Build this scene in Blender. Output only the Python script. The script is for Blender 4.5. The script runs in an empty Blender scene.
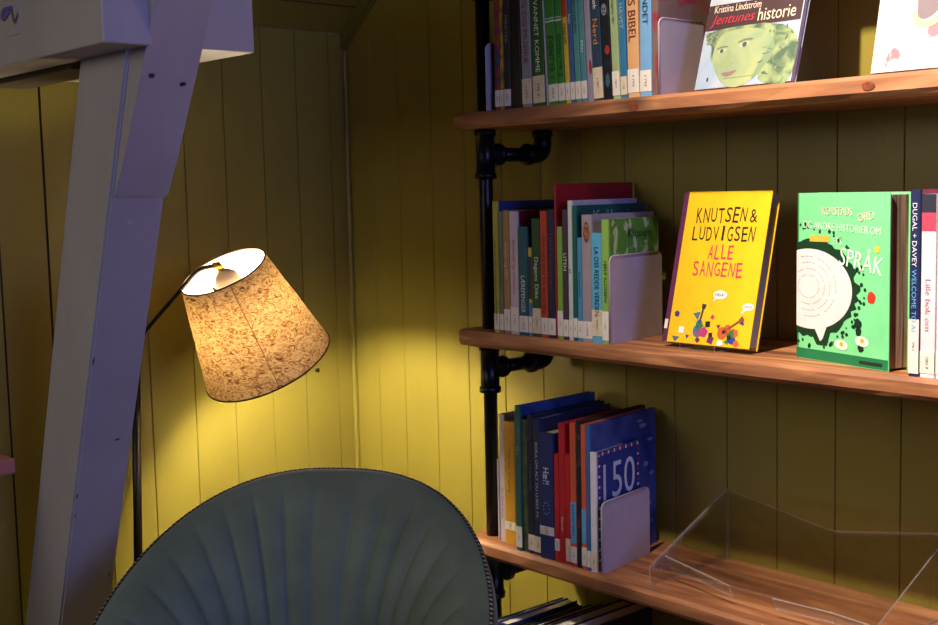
import bpy, bmesh, math, random
from mathutils import Vector, Matrix
from math import sin, cos, pi, radians
random.seed(7)
C = bpy.context.scene.collection
SC = bpy.context.scene

# ------------------------------------------------------------------ camera, light, exposure
cam_d = bpy.data.cameras.new('camera'); cam = bpy.data.objects.new('camera', cam_d); C.objects.link(cam)
SC.camera = cam
cam_d.sensor_width = 36.0; cam_d.lens = 1226.64 / 938 * 36.0; cam_d.clip_start = 0.05
def cam_axes(yaw, pitch, roll):
    f = Vector((cos(pitch)*sin(yaw), cos(pitch)*cos(yaw), sin(pitch)))
    r = Vector((cos(yaw), -sin(yaw), 0)); u = r.cross(f)
    return r*cos(roll)+u*sin(roll), -r*sin(roll)+u*cos(roll), f
r_, u_, f_ = cam_axes(-.8475, -.1002, -.0232)
m = Matrix.Identity(4)
for i in range(3):
    m[i][0] = r_[i]; m[i][1] = u_[i]; m[i][2] = -f_[i]
m[0][3], m[1][3], m[2][3] = 2.4746, -1.8, 1.2374
cam.matrix_world = m

SC.view_settings.view_transform = 'Standard'; SC.view_settings.look = 'None'
SC.view_settings.gamma = 1; SC.view_settings.use_curve_mapping = False
SC.view_settings.exposure = 0.0

w = bpy.data.worlds.new('room_light'); SC.world = w; w.use_nodes = True
w.node_tree.nodes['Background'].inputs[0].default_value = (.80, .74, .78, 1)
w.node_tree.nodes['Background'].inputs[1].default_value = .03

def lamp_data(name, typ, loc, target, energy, col, **kw):
    d = bpy.data.lights.new(name, typ); d.energy = energy; d.color = col
    for k, v in kw.items(): setattr(d, k, v)
    o = bpy.data.objects.new(name, d); C.objects.link(o); o.location = loc
    o.rotation_euler = (Vector(target)-Vector(loc)).to_track_quat('-Z', 'Y').to_euler()
    return o
lamp_data('added_warm_fill', 'AREA', (.3, -3.3, 2.0), (.3, -.9, 1.1), 19, (1.0, .90, .72), size=1.2, size_y=.9, shape='RECTANGLE')  # warm fill added out of view to brighten the post's front face
# daylight from a window far to the right, and a warm ceiling spot above the right end of the shelves
lamp_data('window_daylight', 'AREA', (4.6, -1.35, 1.75), (.5, -.8, 1.0), 46, (.31, .36, 1.0), size=1.1, size_y=1.3, shape='RECTANGLE')
lamp_data('ceiling_spot', 'SPOT', (1.5, -1.45, 2.77), (1.92, -.15, 1.35), 560, (1.0, .84, .68), spot_size=radians(62), spot_blend=1.0, shadow_soft_size=.035)

# ------------------------------------------------------------------ materials
def lin(c):
    return tuple(((v/255)/12.92 if v/255 <= .04045 else ((v/255+.055)/1.055)**2.4) for v in c)
MC = {}
def mat(name, rgb, rough=.5, var=.12, scale=12, bump=0, bscale=200, metal=0, sheen=0, coat=0, stretch=(1,1,1), rgb2=None):
    """procedural: base colour broken up by noise between two tones, optional fine bump"""
    if name in MC: return MC[name]
    M = bpy.data.materials.new(name); M.use_nodes = True; N = M.node_tree.nodes; L = M.node_tree.links
    b = N['Principled BSDF']
    c = lin(rgb)
    tc = N.new('ShaderNodeTexCoord'); mp = N.new('ShaderNodeMapping'); mp.inputs['Scale'].default_value = stretch
    L.new(tc.outputs['Object'], mp.inputs[0])
    n = N.new('ShaderNodeTexNoise'); n.inputs['Scale'].default_value = scale; n.inputs['Detail'].default_value = 4
    L.new(mp.outputs[0], n.inputs['Vector'])
    cr = N.new('ShaderNodeValToRGB'); L.new(n.outputs['Fac'], cr.inputs[0])
    c2 = lin(rgb2) if rgb2 else tuple(v*(1-var) for v in c)
    c1 = c if rgb2 else tuple(min(1, v*(1+var)) for v in c)
    cr.color_ramp.elements[0].position = .35; cr.color_ramp.elements[0].color = (*c2, 1)
    cr.color_ramp.elements[1].position = .65; cr.color_ramp.elements[1].color = (*c1, 1)
    L.new(cr.outputs[0], b.inputs['Base Color'])
    b.inputs['Roughness'].default_value = rough; b.inputs['Metallic'].default_value = metal
    if sheen:
        b.inputs['Sheen Weight'].default_value = sheen; b.inputs['Sheen Roughness'].default_value = .4
    if coat: b.inputs['Coat Weight'].default_value = coat
    if bump:
        n2 = N.new('ShaderNodeTexNoise'); n2.inputs['Scale'].default_value = bscale; n2.inputs['Detail'].default_value = 3
        L.new(mp.outputs[0], n2.inputs['Vector'])
        bp = N.new('ShaderNodeBump'); bp.inputs['Strength'].default_value = bump; bp.inputs['Distance'].default_value = .002
        L.new(n2.outputs['Fac'], bp.inputs['Height']); L.new(bp.outputs[0], b.inputs['Normal'])
    MC[name] = M
    return M
def col(rgb, rough=.42):
    g_ = sum(rgb)/3; rgb = tuple(int(v*.86+g_*.12) for v in rgb)
    return mat('printed_%02x%02x%02x' % tuple(rgb), rgb, rough, .06, 30)

def wood_mat():
    M = bpy.data.materials.new('stained_pine'); M.use_nodes = True; N = M.node_tree.nodes; L = M.node_tree.links
    b = N['Principled BSDF']; b.inputs['Roughness'].default_value = .6
    tc = N.new('ShaderNodeTexCoord'); mp = N.new('ShaderNodeMapping'); mp.inputs['Scale'].default_value = (1.6, 16, 16)
    L.new(tc.outputs['Object'], mp.inputs[0])
    n = N.new('ShaderNodeTexNoise'); n.inputs['Scale'].default_value = 2.2; n.inputs['Detail'].default_value = 8; n.inputs['Distortion'].default_value = .9
    L.new(mp.outputs[0], n.inputs['Vector'])
    cr = N.new('ShaderNodeValToRGB'); e = cr.color_ramp.elements
    e[0].position = .3; e[0].color = (*lin((106, 64, 40)), 1)
    e[1].position = .7; e[1].color = (*lin((190, 134, 90)), 1)
    k = e.new(.5); k.color = (*lin((152, 98, 62)), 1)
    L.new(n.outputs['Fac'], cr.inputs[0])
    mp2 = N.new('ShaderNodeMapping'); mp2.inputs['Scale'].default_value = (3.1, 7.0, 7.0); mp2.inputs['Location'].default_value = (.37, .1, 0)
    L.new(tc.outputs['Object'], mp2.inputs[0])
    v = N.new('ShaderNodeTexVoronoi'); v.inputs['Scale'].default_value = 1.0; L.new(mp2.outputs[0], v.inputs['Vector'])
    kr = N.new('ShaderNodeValToRGB'); kr.color_ramp.elements[0].position = .05; kr.color_ramp.elements[0].color = (.22, .22, .22, 1)
    kr.color_ramp.elements[1].position = .16; kr.color_ramp.elements[1].color = (1, 1, 1, 1)
    L.new(v.outputs['Distance'], kr.inputs[0])
    mx = N.new('ShaderNodeMix'); mx.data_type = 'RGBA'; mx.blend_type = 'MULTIPLY'; mx.inputs[0].default_value = .8
    L.new(cr.outputs[0], mx.inputs[6]); L.new(kr.outputs[0], mx.inputs[7]); L.new(mx.outputs[2], b.inputs['Base Color'])
    bp = N.new('ShaderNodeBump'); bp.inputs['Strength'].default_value = .25; bp.inputs['Distance'].default_value = .002
    L.new(n.outputs['Fac'], bp.inputs['Height']); L.new(bp.outputs[0], b.inputs['Normal'])
    return M
WOOD = wood_mat()
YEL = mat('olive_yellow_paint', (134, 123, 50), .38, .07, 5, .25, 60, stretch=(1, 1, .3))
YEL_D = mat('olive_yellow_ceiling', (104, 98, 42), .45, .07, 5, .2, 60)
GAP = mat('dark_board_gap', (58, 48, 22), .8)
LAV = mat('lavender_grey_paint', (176, 170, 176), .5, .06, 9, .35, 40, stretch=(1, 1, .4))
LAV_CRACK = mat('dark_timber_crack', (60, 45, 50), .8)
PAINT_CHIP = mat('bare_wood_chip', (110, 62, 50), .8)
PIPE = mat('black_steel_pipe', (22, 22, 26), .32, .3, 60, .2, 300, metal=.6)
LAMP_METAL = mat('dark_bronze_metal', (34, 26, 20), .35, .2, 40, metal=.6)
BRASS = mat('brass', (200, 150, 60), .3, .1, 40, metal=1)
GREY_PLATE = mat('grey_lacquered_steel', (178, 166, 172), .5, .04, 20, .08, 400)
PAPER = mat('page_paper', (214, 206, 190), .8, .10, 500, stretch=(1, .02, .02))
PAPER_SHADED = mat('shaded_page_edges', (196, 178, 150), .8, .45, 260, stretch=(1, .02, .02), rgb2=(70, 44, 30))  # page stripes; their dark brown carries the shade of the unlit fore-edge
LABEL = mat('spine_sticker', (226, 218, 206), .6, .12, 90, stretch=(1, 1, .2))
CREAM_LABEL = mat('cream_spine_sticker', (214, 198, 170), .6, .1, 90)
CONCRETE = mat('floor_boards_grey', (90, 78, 60), .6, .2, 8, stretch=(1, 8, 1))

# ------------------------------------------------------------------ helpers
def obj(name, bm, mats, parent=None, smooth=False, M=None):
    me = bpy.data.meshes.new(name)
    bmesh.ops.recalc_face_normals(bm, faces=bm.faces[:])
    if M is not None: bm.transform(M)
    bm.to_mesh(me); bm.free()
    if not isinstance(mats, (list, tuple)): mats = [mats]
    for q in mats: me.materials.append(q)
    if smooth:
        for p in me.polygons: p.use_smooth = True
    o = bpy.data.objects.new(name, me); C.objects.link(o); o.parent = parent
    return o
def tag(o, label, cat, group=None, kind=None):
    o['label'] = label; o['category'] = cat
    if group: o['group'] = group
    if kind: o['kind'] = kind
    return o
def struct(o):
    o['kind'] = 'structure'; return o
def thing(name, label, cat, loc=(0, 0, 0), rz=0, group=None):
    o = bpy.data.objects.new(name, None); C.objects.link(o); o.location = loc; o.rotation_euler = (0, 0, rz)
    o.empty_display_size = .05
    return tag(o, label, cat, group)
def box(bm, x0, x1, y0, y1, z0, z1, mi=0, bev=0, seg=2):
    r = bmesh.ops.create_cube(bm, size=1)
    vs = r['verts']
    for v in vs:
        v.co = Vector((x0+(x1-x0)*(v.co.x+.5), y0+(y1-y0)*(v.co.y+.5), z0+(z1-z0)*(v.co.z+.5)))
    fs = set(f for v in vs for f in v.link_faces)
    for f in fs: f.material_index = mi
    if bev:
        es = set(e for v in vs for e in v.link_edges)
        bmesh.ops.bevel(bm, geom=list(es), offset=bev, segments=seg, affect='EDGES', profile=.5)
def prism(bm, pts, h0, h1, axis='y', mi=0):
    """polygon pts in the plane normal to axis, extruded from h0 to h1"""
    def P(p, h):
        return {'y': (p[0], h, p[1]), 'x': (h, p[0], p[1]), 'z': (p[0], p[1], h)}[axis]
    a = [bm.verts.new(P(p, h0)) for p in pts]; b = [bm.verts.new(P(p, h1)) for p in pts]
    fs = [bm.faces.new(a), bm.faces.new(b[::-1])]
    n = len(pts)
    for i in range(n): fs.append(bm.faces.new((a[i], a[(i+1) % n], b[(i+1) % n], b[i])))
    for f in fs: f.material_index = mi
    return fs
def tube(bm, path, rad, seg=16, cap=True):
    path = [Vector(p) for p in path]; rings = []
    n = len(path); rr = rad if isinstance(rad, (list, tuple)) else [rad]*n
    t0 = (path[1]-path[0]).normalized(); up = Vector((0, 0, 1)) if abs(t0.z) < .9 else Vector((1, 0, 0))
    a = t0.cross(up).normalized()
    for i, p in enumerate(path):
        t = (path[min(i+1, n-1)]-path[max(i-1, 0)]).normalized()
        a = (a - t*a.dot(t)).normalized(); b = t.cross(a)
        rings.append([bm.verts.new(p+a*rr[i]*cos(2*pi*k/seg)+b*rr[i]*sin(2*pi*k/seg)) for k in range(seg)])
    for i in range(n-1):
        for k in range(seg):
            bm.faces.new((rings[i][k], rings[i][(k+1) % seg], rings[i+1][(k+1) % seg], rings[i+1][k]))
    if cap:
        bm.faces.new(rings[0][::-1]); bm.faces.new(rings[-1])
def bend(path, r=.02, n=6):
    """round the inner corners of a polyline"""
    out = [Vector(path[0])]
    for i in range(1, len(path)-1):
        p = Vector(path[i]); a = (Vector(path[i-1])-p); b = (Vector(path[i+1])-p)
        ra = min(r, a.length*.45); rb = min(r, b.length*.45); A = p+a.normalized()*ra; B = p+b.normalized()*rb
        for k in range(n+1):
            t = k/n; out.append(A*(1-t)**2+p*2*t*(1-t)+B*t*t)
    out.append(Vector(path[-1])); return out
FONT = None
def text(parent, name, s, M, mt, wmax=None, h=None, ext=.00025, shear=0, rough=False):
    """lettering as real thin geometry; M maps text x,y to the place's axes; centred on M's origin"""
    cu = bpy.data.curves.new(name, 'FONT'); cu.body = s; cu.size = 1; cu.extrude = 0; cu.align_x = 'CENTER'; cu.shear = shear
    cu.resolution_u = 3
    t = bpy.data.objects.new(name, cu); C.objects.link(t)
    dg = bpy.context.evaluated_depsgraph_get(); dg.update()
    me = bpy.data.meshes.new_from_object(t.evaluated_get(dg))
    C.objects.unlink(t); bpy.data.objects.remove(t)
    xs = [v.co.x for v in me.vertices]; ys = [v.co.y for v in me.vertices]
    if not xs: return
    x0, x1, y0, y1 = min(xs), max(xs), min(ys), max(ys)
    sy = h/(y1-y0); sx = sy
    if wmax: sx = min(sy*1.3, wmax/(x1-x0))
    for v in me.vertices:
        v.co = M @ Vector(((v.co.x-(x0+x1)/2)*sx, (v.co.y-(y0+y1)/2)*sy, ext))
    me.materials.clear(); me.materials.append(mt)
    o = bpy.data.objects.new(name, me); C.objects.link(o); o.parent = parent
    return o

# ------------------------------------------------------------------ room shell
def ceil_z(x): return 1.62+.81*x
BR_B = [0.0, .1, .201, .319, .432, .551, .668, .782, .897, 1.016, 1.136, 1.243, 1.358, 1.477]
while BR_B[-1] < 3.1: BR_B.append(BR_B[-1]+.116)
bm = bmesh.new(); g = .0032
def strip(p0, p1, z0, za, zb, mi):
    vs = [bm.verts.new((p0[0], p0[1], z0)), bm.verts.new((p1[0], p1[1], z0)), bm.verts.new((p1[0], p1[1], zb)), bm.verts.new((p0[0], p0[1], za))]
    f = bm.faces.new(vs); f.material_index = mi
for i in range(len(BR_B)-1):
    a, b = BR_B[i]+g/2, BR_B[i+1]-g/2
    strip((a, 0), (b, 0), 0, ceil_z(a), ceil_z(b), 0)
    strip((b, 0), (b+g/2, .004), 0, ceil_z(b), ceil_z(b), 0)
    strip((b+g/2, .004), (b+g, 0), 0, ceil_z(b), ceil_z(b), 0)
    strip((b+g/2, .0041), (b+g/2+.0006, .0041), 0, ceil_z(b), ceil_z(b), 1)
# thickness behind
vs = [bm.verts.new(p) for p in ((0, .05, 0), (BR_B[-1], .05, 0), (BR_B[-1], .05, ceil_z(BR_B[-1])), (0, .05, 1.62))]
bm.faces.new(vs)
struct(obj('wall_back', bm, [YEL, GAP]))
BR_A = [0, -.051, -.147, -.242, -.345, -.448, -.556, -.662, -.7718, -.871]
while BR_A[-1] > -2.6: BR_A.append(BR_A[-1]-.105)
bm = bmesh.new()
for i in range(len(BR_A)-1):
    gg = .007 if i == 7 else (.0045 if i == 8 else g)
    a, b = BR_A[i]-g/2, BR_A[i+1]+gg/2
    strip((0, a), (0, b), 0, 1.62, 1.62, 0)
    strip((0, b), (-.004, b-gg*.4), 0, 1.62, 1.62, 1 if gg > .004 else 0)
    strip((-.004, b-gg*.4), (-.004, b-gg*.6), 0, 1.62, 1.62, 1)
    strip((-.004, b-gg*.6), (0, b-gg), 0, 1.62, 1.62, 0)
vs = [bm.verts.new(p) for p in ((-.05, 0, 0), (-.05, BR_A[-1], 0), (-.05, BR_A[-1], 1.62), (-.05, 0, 1.62))]
bm.faces.new(vs)
struct(obj('wall_left', bm, [YEL, GAP]))
# sloped ceiling boards
bm = bmesh.new(); s = 0; ux, uz = .777, .629; L0 = 3.0
def cs(s, off=0): return (ux*s - uz*off*-1*-1, 1.62+uz*s+ux*off)
k = 0
while s < L0:
    e = s+.088
    a = cs(s+.002); b = cs(e-.002); c = cs(e, .005); d = cs(e+.002)
    for p, q, mi in ((a, b, 0), (b, c, 1), (c, d, 1)):
        vs = [bm.verts.new((p[0], .0, p[1])), bm.verts.new((q[0], 0, q[1])), bm.verts.new((q[0], -2.6, q[1])), bm.verts.new((p[0], -2.6, p[1]))]
        bm.faces.new(vs).material_index = mi
    s = e
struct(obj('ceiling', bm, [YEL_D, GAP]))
bm = bmesh.new(); box(bm, 0, 3.1, -2.6, 0, -.05, 0); struct(obj('floor', bm, CONCRETE))
# trims: moulding under the slope on the back wall, bead in the corner
bm = bmesh.new()
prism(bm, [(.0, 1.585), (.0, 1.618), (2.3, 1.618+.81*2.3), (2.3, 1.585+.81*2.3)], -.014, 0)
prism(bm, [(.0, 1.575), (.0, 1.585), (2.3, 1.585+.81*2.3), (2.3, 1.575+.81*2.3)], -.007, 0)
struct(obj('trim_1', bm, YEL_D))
bm = bmesh.new(); box(bm, .0, .011, -.011, 0, 0, 1.58, bev=.003); struct(obj('trim_2', bm, YEL))
# screw head in the boards
bm = bmesh.new(); tube(bm, [(0, -.115, .806), (.004, -.115, .806), (.006, -.115, .806)], [.0055, .0055, .003], 12)
tag(obj('wall_screw', bm, LAMP_METAL), 'small dark screw head in the yellow boards right of the lampshade', 'screw')

# ------------------------------------------------------------------ timber frame (strut, knee brace, clasping tie beams)
def xr(z): return .435+(z-.885)*.3832     # right face of strut at height z
def xl(z): return .264+(z-.866)*.366
tf = thing('timber_frame', 'lavender-grey painted leaning roof post with tie beams at top left', 'post', (.2, -.85, 0))
def tfo(name, bm, mats, M=None):
    return obj(name, bm, mats, tf, M=Matrix.Translation((-.2, .85, 0)))
def bevel_all(bm, off=.004, seg=2):
    bmesh.ops.bevel(bm, geom=[e for e in bm.edges], offset=off, segments=seg, affect='EDGES')
bm = bmesh.new(); prism(bm, [(xl(0), 0), (xr(0), 0), (xr(1.72), 1.72), (xl(1.72), 1.72)], -.899, -.800); bevel_all(bm)
tfo('strut', bm, LAV)
bm = bmesh.new(); prism(bm, [(xr(1.236)-.002, 1.236), (.578, 1.237), (.619, 1.306), (.716, 1.475), (.838, 1.70), (xr(1.70)-.002, 1.70)], -.893, -.797); bevel_all(bm, .003)
tfo('knee_brace', bm, LAV)
bm = bmesh.new(); box(bm, .0+.02, .722, -.968, -.888, 1.468, 1.70, bev=.003); o = tfo('tie_beam', bm, LAV)
bm = bmesh.new(); box(bm, .1, .712, -.797, -.70, 1.468, 1.70, bev=.003); tfo('tie_beam', bm, LAV)
# packing board under the front tie, its dark colour painting the beam's shaded underside
bm = bmesh.new(); box(bm, .02, .42, -.887, -.80, 1.458, 1.60, bev=.002); tfo('spacer_board', bm, mat('shaded_timber', (72, 62, 52), .7))
# bolt plate with hook on the front tie
bm = bmesh.new(); box(bm, .36, .415, -.9695, -.967, 1.515, 1.60); tfo('hook_plate', bm, LAV)
bm = bmesh.new(); tube(bm, bend([(.385, -.969, 1.56), (.385, -.985, 1.555), (.395, -.99, 1.535), (.41, -.985, 1.55)], .01), .004, 8); tfo('iron_hook', bm, mat('violet_painted_iron', (110, 98, 130), .4))
bm = bmesh.new()
for (x, y, z, rr) in ((xr(1.427)+.035, -.875, 1.427, .005), (xr(1.42)+.04, -.82, 1.415, .003)):
    b2 = bmesh.new(); tube(b2, [(x-.01, y, z), (x+.012, y, z)], rr, 10); tfo('bolt', b2, LAV_CRACK)
bm.free()
bm = bmesh.new()
for (z, y, a, b) in ((.955, -.894, .002, .010), (.70, -.895, .002, .006), (.80, -.83, .007, .0025), (.66, -.894, .0015, .004), (.52, -.81, .002, .005)):
    x = xr(z)+.0004
    vs = [bm.verts.new((xr(z+dz)+.0006, y+dy, z+dz)) for dy, dz in ((-a, 0), (0, -b), (a, b*.2), (a*.3, b))]
    bm.faces.new(vs); tfo('paint_chip', bm, PAINT_CHIP); bm = bmesh.new()
bm.free()

# ------------------------------------------------------------------ shelves on pipes
D = .2479; XP = .7180; Z1, Z2, Z3, Z4 = 1.3812, .9663, .5548, .143; T = .0304; Z0 = 1.72
def shelf(z, label, x0=.679, x1=3.0):
    bm = bmesh.new(); random.seed(int(z*1000))
    # long subdivided plank so the hand-planed edge can wander slightly
    n = 46; prof = [(-D, 0.006), (-D+.005, 0), (-.002, 0), (-.002, -T), (-D+.006, -T), (-D, -T+.007)]
    rings = []
    for i in range(n+1):
        x = x0+(x1-x0)*i/n; j = [random.uniform(-.0012, .0012) for _ in prof]
        ins = .006 if i == 0 else 0
        rings.append([bm.verts.new((x, y+(j[k] if y < -.1 else 0)+(ins if y < -.1 else 0), z+zz*(-1 if k == 0 else 1)-(0))) for k, (y, zz) in enumerate(prof)])
    for i in range(n):
        for k in range(len(prof)):
            k2 = (k+1) % len(prof); bm.faces.new((rings[i][k], rings[i][k2], rings[i+1][k2], rings[i+1][k]))
    bm.faces.new(rings[0]); bm.faces.new(rings[-1][::-1])
    return tag(obj('shelf_board', bm, WOOD), label, 'shelf', 'pine planks on the pipe rack')
shelf(Z0, 'stained pine shelf plank above the picture, highest of the rack')
sh1 = shelf(Z1, 'stained pine shelf plank carrying the portrait book, top one in view')
KN = mat('dark_pine_knot', (120, 58, 34), .45, .3, 160)
for kx_, rx_, rz_k in ((1.135, .011, .008), (1.56, .010, .006), (1.98, .010, .008)):
    bm = bmesh.new(); bm.faces.new([bm.verts.new((kx_+rx_*cos(q*pi/8), -D-.0014, Z1-.015+rz_k*sin(q*pi/8))) for q in range(16)]); obj('wood_knot', bm, KN, sh1)
shelf(Z2, 'stained pine shelf plank carrying the yellow song book')
shelf(Z3, 'stained pine shelf plank under the clear acrylic book rest')
shelf(Z4, 'lowest stained pine shelf plank below the acrylic book rest')

pf = thing('pipe_rack', 'black iron pipe upright with tees and elbows holding the plank shelves', 'pipe rack', (XP, -D+.05, 0))
def pfo(name, bm, sm=True): return obj(name, bm, PIPE, pf, smooth=sm, M=Matrix.Translation((-XP, D-.05, 0)))
yp = -D+.05; R0 = .0135
zs = [0]+[z for z in (Z4, Z3, Z2, Z1, Z0)]
bm = bmesh.new(); tube(bm, [(XP, yp, 0), (XP, yp, .01), (XP, yp, .0101), (XP, yp, .03)], [.042, .042, .024, .02], 24); pfo('floor_flange', bm)
bm = bmesh.new(); tube(bm, [(XP, yp, .02), (XP, yp, 2.15)], R0, 24); pfo('upright_pipe', bm)
for z in (Z4, Z3, Z2, Z1, Z0):
    zb = z-T
    bm = bmesh.new(); zt = zb-.048
    tube(bm, [(XP, yp, zb-.001), (XP, yp, zb-.012), (XP, yp, zb-.013), (XP, yp, zb-.083), (XP, yp, zb-.084), (XP, yp, zb-.095)], [.0215, .0215, .0185, .0185, .0215, .0215], 24)
    tube(bm, [(XP, yp, zt), (XP, yp+.028, zt), (XP, yp+.0281, zt), (XP, yp+.038, zt)], [.017, .017, .0215, .0215], 20)
    pfo('tee_fitting', bm)
    bm = bmesh.new(); tube(bm, [(XP, yp+.03, zt), (XP, yp+.125, zt)], R0, 20); pfo('bracket_pipe', bm)
    bm = bmesh.new(); p = bend([(XP, yp+.105, zt), (XP, yp+.155, zt), (XP, yp+.155, zb)], .032, 8)
    tube(bm, p, .018, 20)
    tube(bm, [(XP, yp+.108, zt), (XP, yp+.119, zt)], .0215, 20); tube(bm, [(XP, yp+.155, zb-.013), (XP, yp+.155, zb-.002)], .0215, 20)
    pfo('elbow_fitting', bm)
# ------------------------------------------------------------------ books
def book(name, label, w_, h, dp, spine, cover, loc, rz=0, lean=0, tilt=0, taper=0, pages=None, title=None, tcol=(240, 235, 225), th=.6, tpos=.5, tlen=.6,
         sticker=LABEL, st_h=.03, st_z=.006, rnd=.002, group=None, bands=()):
    root = bpy.data.objects.new(name, None); C.objects.link(root); root.empty_display_size = .03
    root.location = loc
    root.rotation_euler = (Matrix.Rotation(rz, 3, 'Z') @ Matrix.Rotation(-lean, 3, 'Y') @ Matrix.Rotation(tilt, 3, 'Y')).to_euler()
    tag(root, label, 'book', group)
    tb = .0016 if w_ > .008 else .0009
    ws = w_/2; wf = max(.002, ws-taper/2); rn = min(rnd, ws*.6)
    sp = M_(spine); cv = M_(cover)
    bm = bmesh.new()
    prof = [(-wf, dp), (-ws, rn+.002), (-ws+rn*.35, rn*.35), (-ws+rn, 0), (ws-rn, 0), (ws-rn*.35, rn*.35), (ws, rn+.002), (wf, dp), (wf-tb, dp), (ws-tb, rn+.002+tb), (-ws+tb, rn+.002+tb), (-wf+tb, dp)]
    a = [bm.verts.new((x, y, 0)) for x, y in prof]; b = [bm.verts.new((x, y, h)) for x, y in prof]
    n = len(prof)
    for i in range(n):
        f = bm.faces.new((a[i], a[(i+1) % n], b[(i+1) % n], b[i])); f.material_index = 0 if 1 <= i <= 5 else 1
    for q in ((0, 1, 10, 11), (6, 7, 8, 9)):
        for L in (a, b): bm.faces.new([L[i] for i in q]).material_index = 1
    for L in (a, b): bm.faces.new([L[i] for i in (1, 2, 3, 4, 5, 6, 9, 10)]).material_index = 0
    obj('cover', bm, [sp, cv], root)
    if ws-tb > .0012:
        bm = bmesh.new(); e = .0035; fx = max(wf-tb, .0008)
        prism(bm, [(-ws+tb, rn+.002+tb), (ws-tb, rn+.002+tb), (fx, dp-.003), (-fx, dp-.003)], e, h-e, 'z')
        obj('pages', bm, pages or PAPER, root)
    for (za, zb, c) in bands:
        bm = bmesh.new(); box(bm, -ws+rn*.5, ws-rn*.5, -.0003, .002, za*h, zb*h); obj('spine_band', bm, M_(c), root)
    if sticker:
        bm = bmesh.new(); sw = ws-rn*.3
        box(bm, -sw, sw, -.0006, .0022, st_z, st_z+st_h); 
        obj('spine_label', bm, sticker, root)
        if w_ > .009:
            M = Matrix(((0, 1, 0, 0), (0, 0, -1, -.0007), (-1, 0, 0, st_z+st_h/2), (0, 0, 0, 1)))
            text(root, 'label_lettering', random.choice(['f 782', '398.2', 'u LIN', 'f 793', '780.9', 'u HAG']), M, col((70, 60, 62)), wmax=st_h*.7, h=w_*.2, ext=.0001)
    if title:
        M = Matrix(((0, 1, 0, 0), (0, 0, -1, -.0007), (-1, 0, 0, h*tpos), (0, 0, 0, 1)))
        text(root, 'spine_title', title, M, col(tcol), wmax=h*tlen, h=w_*th, ext=.0002)
    return root
def M_(c): return c if isinstance(c, bpy.types.Material) else col(c)
YF = -.2359
def row(z, books, group, lean=None, rotmax=0, yoff=None):
    n = len(books); out = []
    for i, b in enumerate(books):
        x0, x1 = b['x']; a0 = -rotmax*max(0, (i/(n-1)))
        tp = .0007
        wd = (x1-x0)-.0006-(.002 if .5 < math.degrees(b.get('lean', 0)) < 2.8 and i < 8 else 0)
        kw = {k: v for k, v in b.items() if k not in ('x', 'label', 'h', 'd', 's', 'c', 'n', 'dy')}
        # spine corner stays on the front line; the turn closes the fore-edges together
        rot = -a0
        xc = (x0+x1)/2
        out.append(book(b.get('n', 'picture_book'), b['label'], wd, b['h'], b['d'], b['s'], b.get('c', b['s']), (xc, YF+b.get('dy', 0), z+.0003), rz=rot, taper=b['d']*rotmax/(n-1)+(.0008 if rotmax == 0 else .0004), group=group, **kw))
    return out

# patterned covers -----------------------------------------------------------
def splat(name, c1, c2, scale, pos=.5, soft=.04, stretch=(1, 1, 1), c3=None, rough=.4, coord='Object'):
    M = bpy.data.materials.new(name); M.use_nodes = True; N = M.node_tree.nodes; L = M.node_tree.links
    b = N['Principled BSDF']; b.inputs['Roughness'].default_value = rough
    tc = N.new('ShaderNodeTexCoord'); mp = N.new('ShaderNodeMapping'); mp.inputs['Scale'].default_value = stretch
    L.new(tc.outputs[coord], mp.inputs[0])
    n = N.new('ShaderNodeTexNoise'); n.inputs['Scale'].default_value = scale; n.inputs['Detail'].default_value = 3; n.inputs['Distortion'].default_value = .6
    L.new(mp.outputs[0], n.inputs['Vector']); cr = N.new('ShaderNodeValToRGB'); L.new(n.outputs['Fac'], cr.inputs[0])
    e = cr.color_ramp.elements; e[0].position = pos-soft; e[0].color = (*lin(c1), 1); e[1].position = pos+soft; e[1].color = (*lin(c2), 1)
    if c3: q = e.new(min(1, pos+soft+.08)); q.color = (*lin(c3), 1)
    L.new(cr.outputs[0], b.inputs['Base Color']); return M
P_MULTI = splat('print_orange_violet', (150, 50, 30), (70, 40, 110), 40, .5, .05, c3=(40, 70, 110))
P_YELMIX = splat('print_yellow_brown', (190, 150, 50), (120, 90, 40), 60, .5, .06)
P_DARKMIX = splat('print_dark_red_green', (28, 34, 44), (96, 36, 34), 45, .55, .04, c3=(50, 84, 60))
P_COVRED = splat('print_red_figures', (120, 96, 88), (150, 40, 44), 18, .52, .04, c3=(84, 92, 120))
P_HANDS = splat('print_green_hands', (84, 140, 54), (178, 196, 150), 55, .58, .03, stretch=(1, 1, .5))
P_BLUEMAP = splat('print_blue_clouds', (32, 50, 116), (62, 82, 140), 14, .5, .15)
P_GREENSP = splat('print_green_brown', (44, 74, 60), (84, 92, 50), 50, .5, .1)
P_SKULL = splat('print_black_space', (14, 16, 26), (30, 36, 52), 60, .6, .05)
P_BLUECOV = splat('print_blue_sea', (36, 62, 128), (58, 86, 146), 20, .5, .1)

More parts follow.
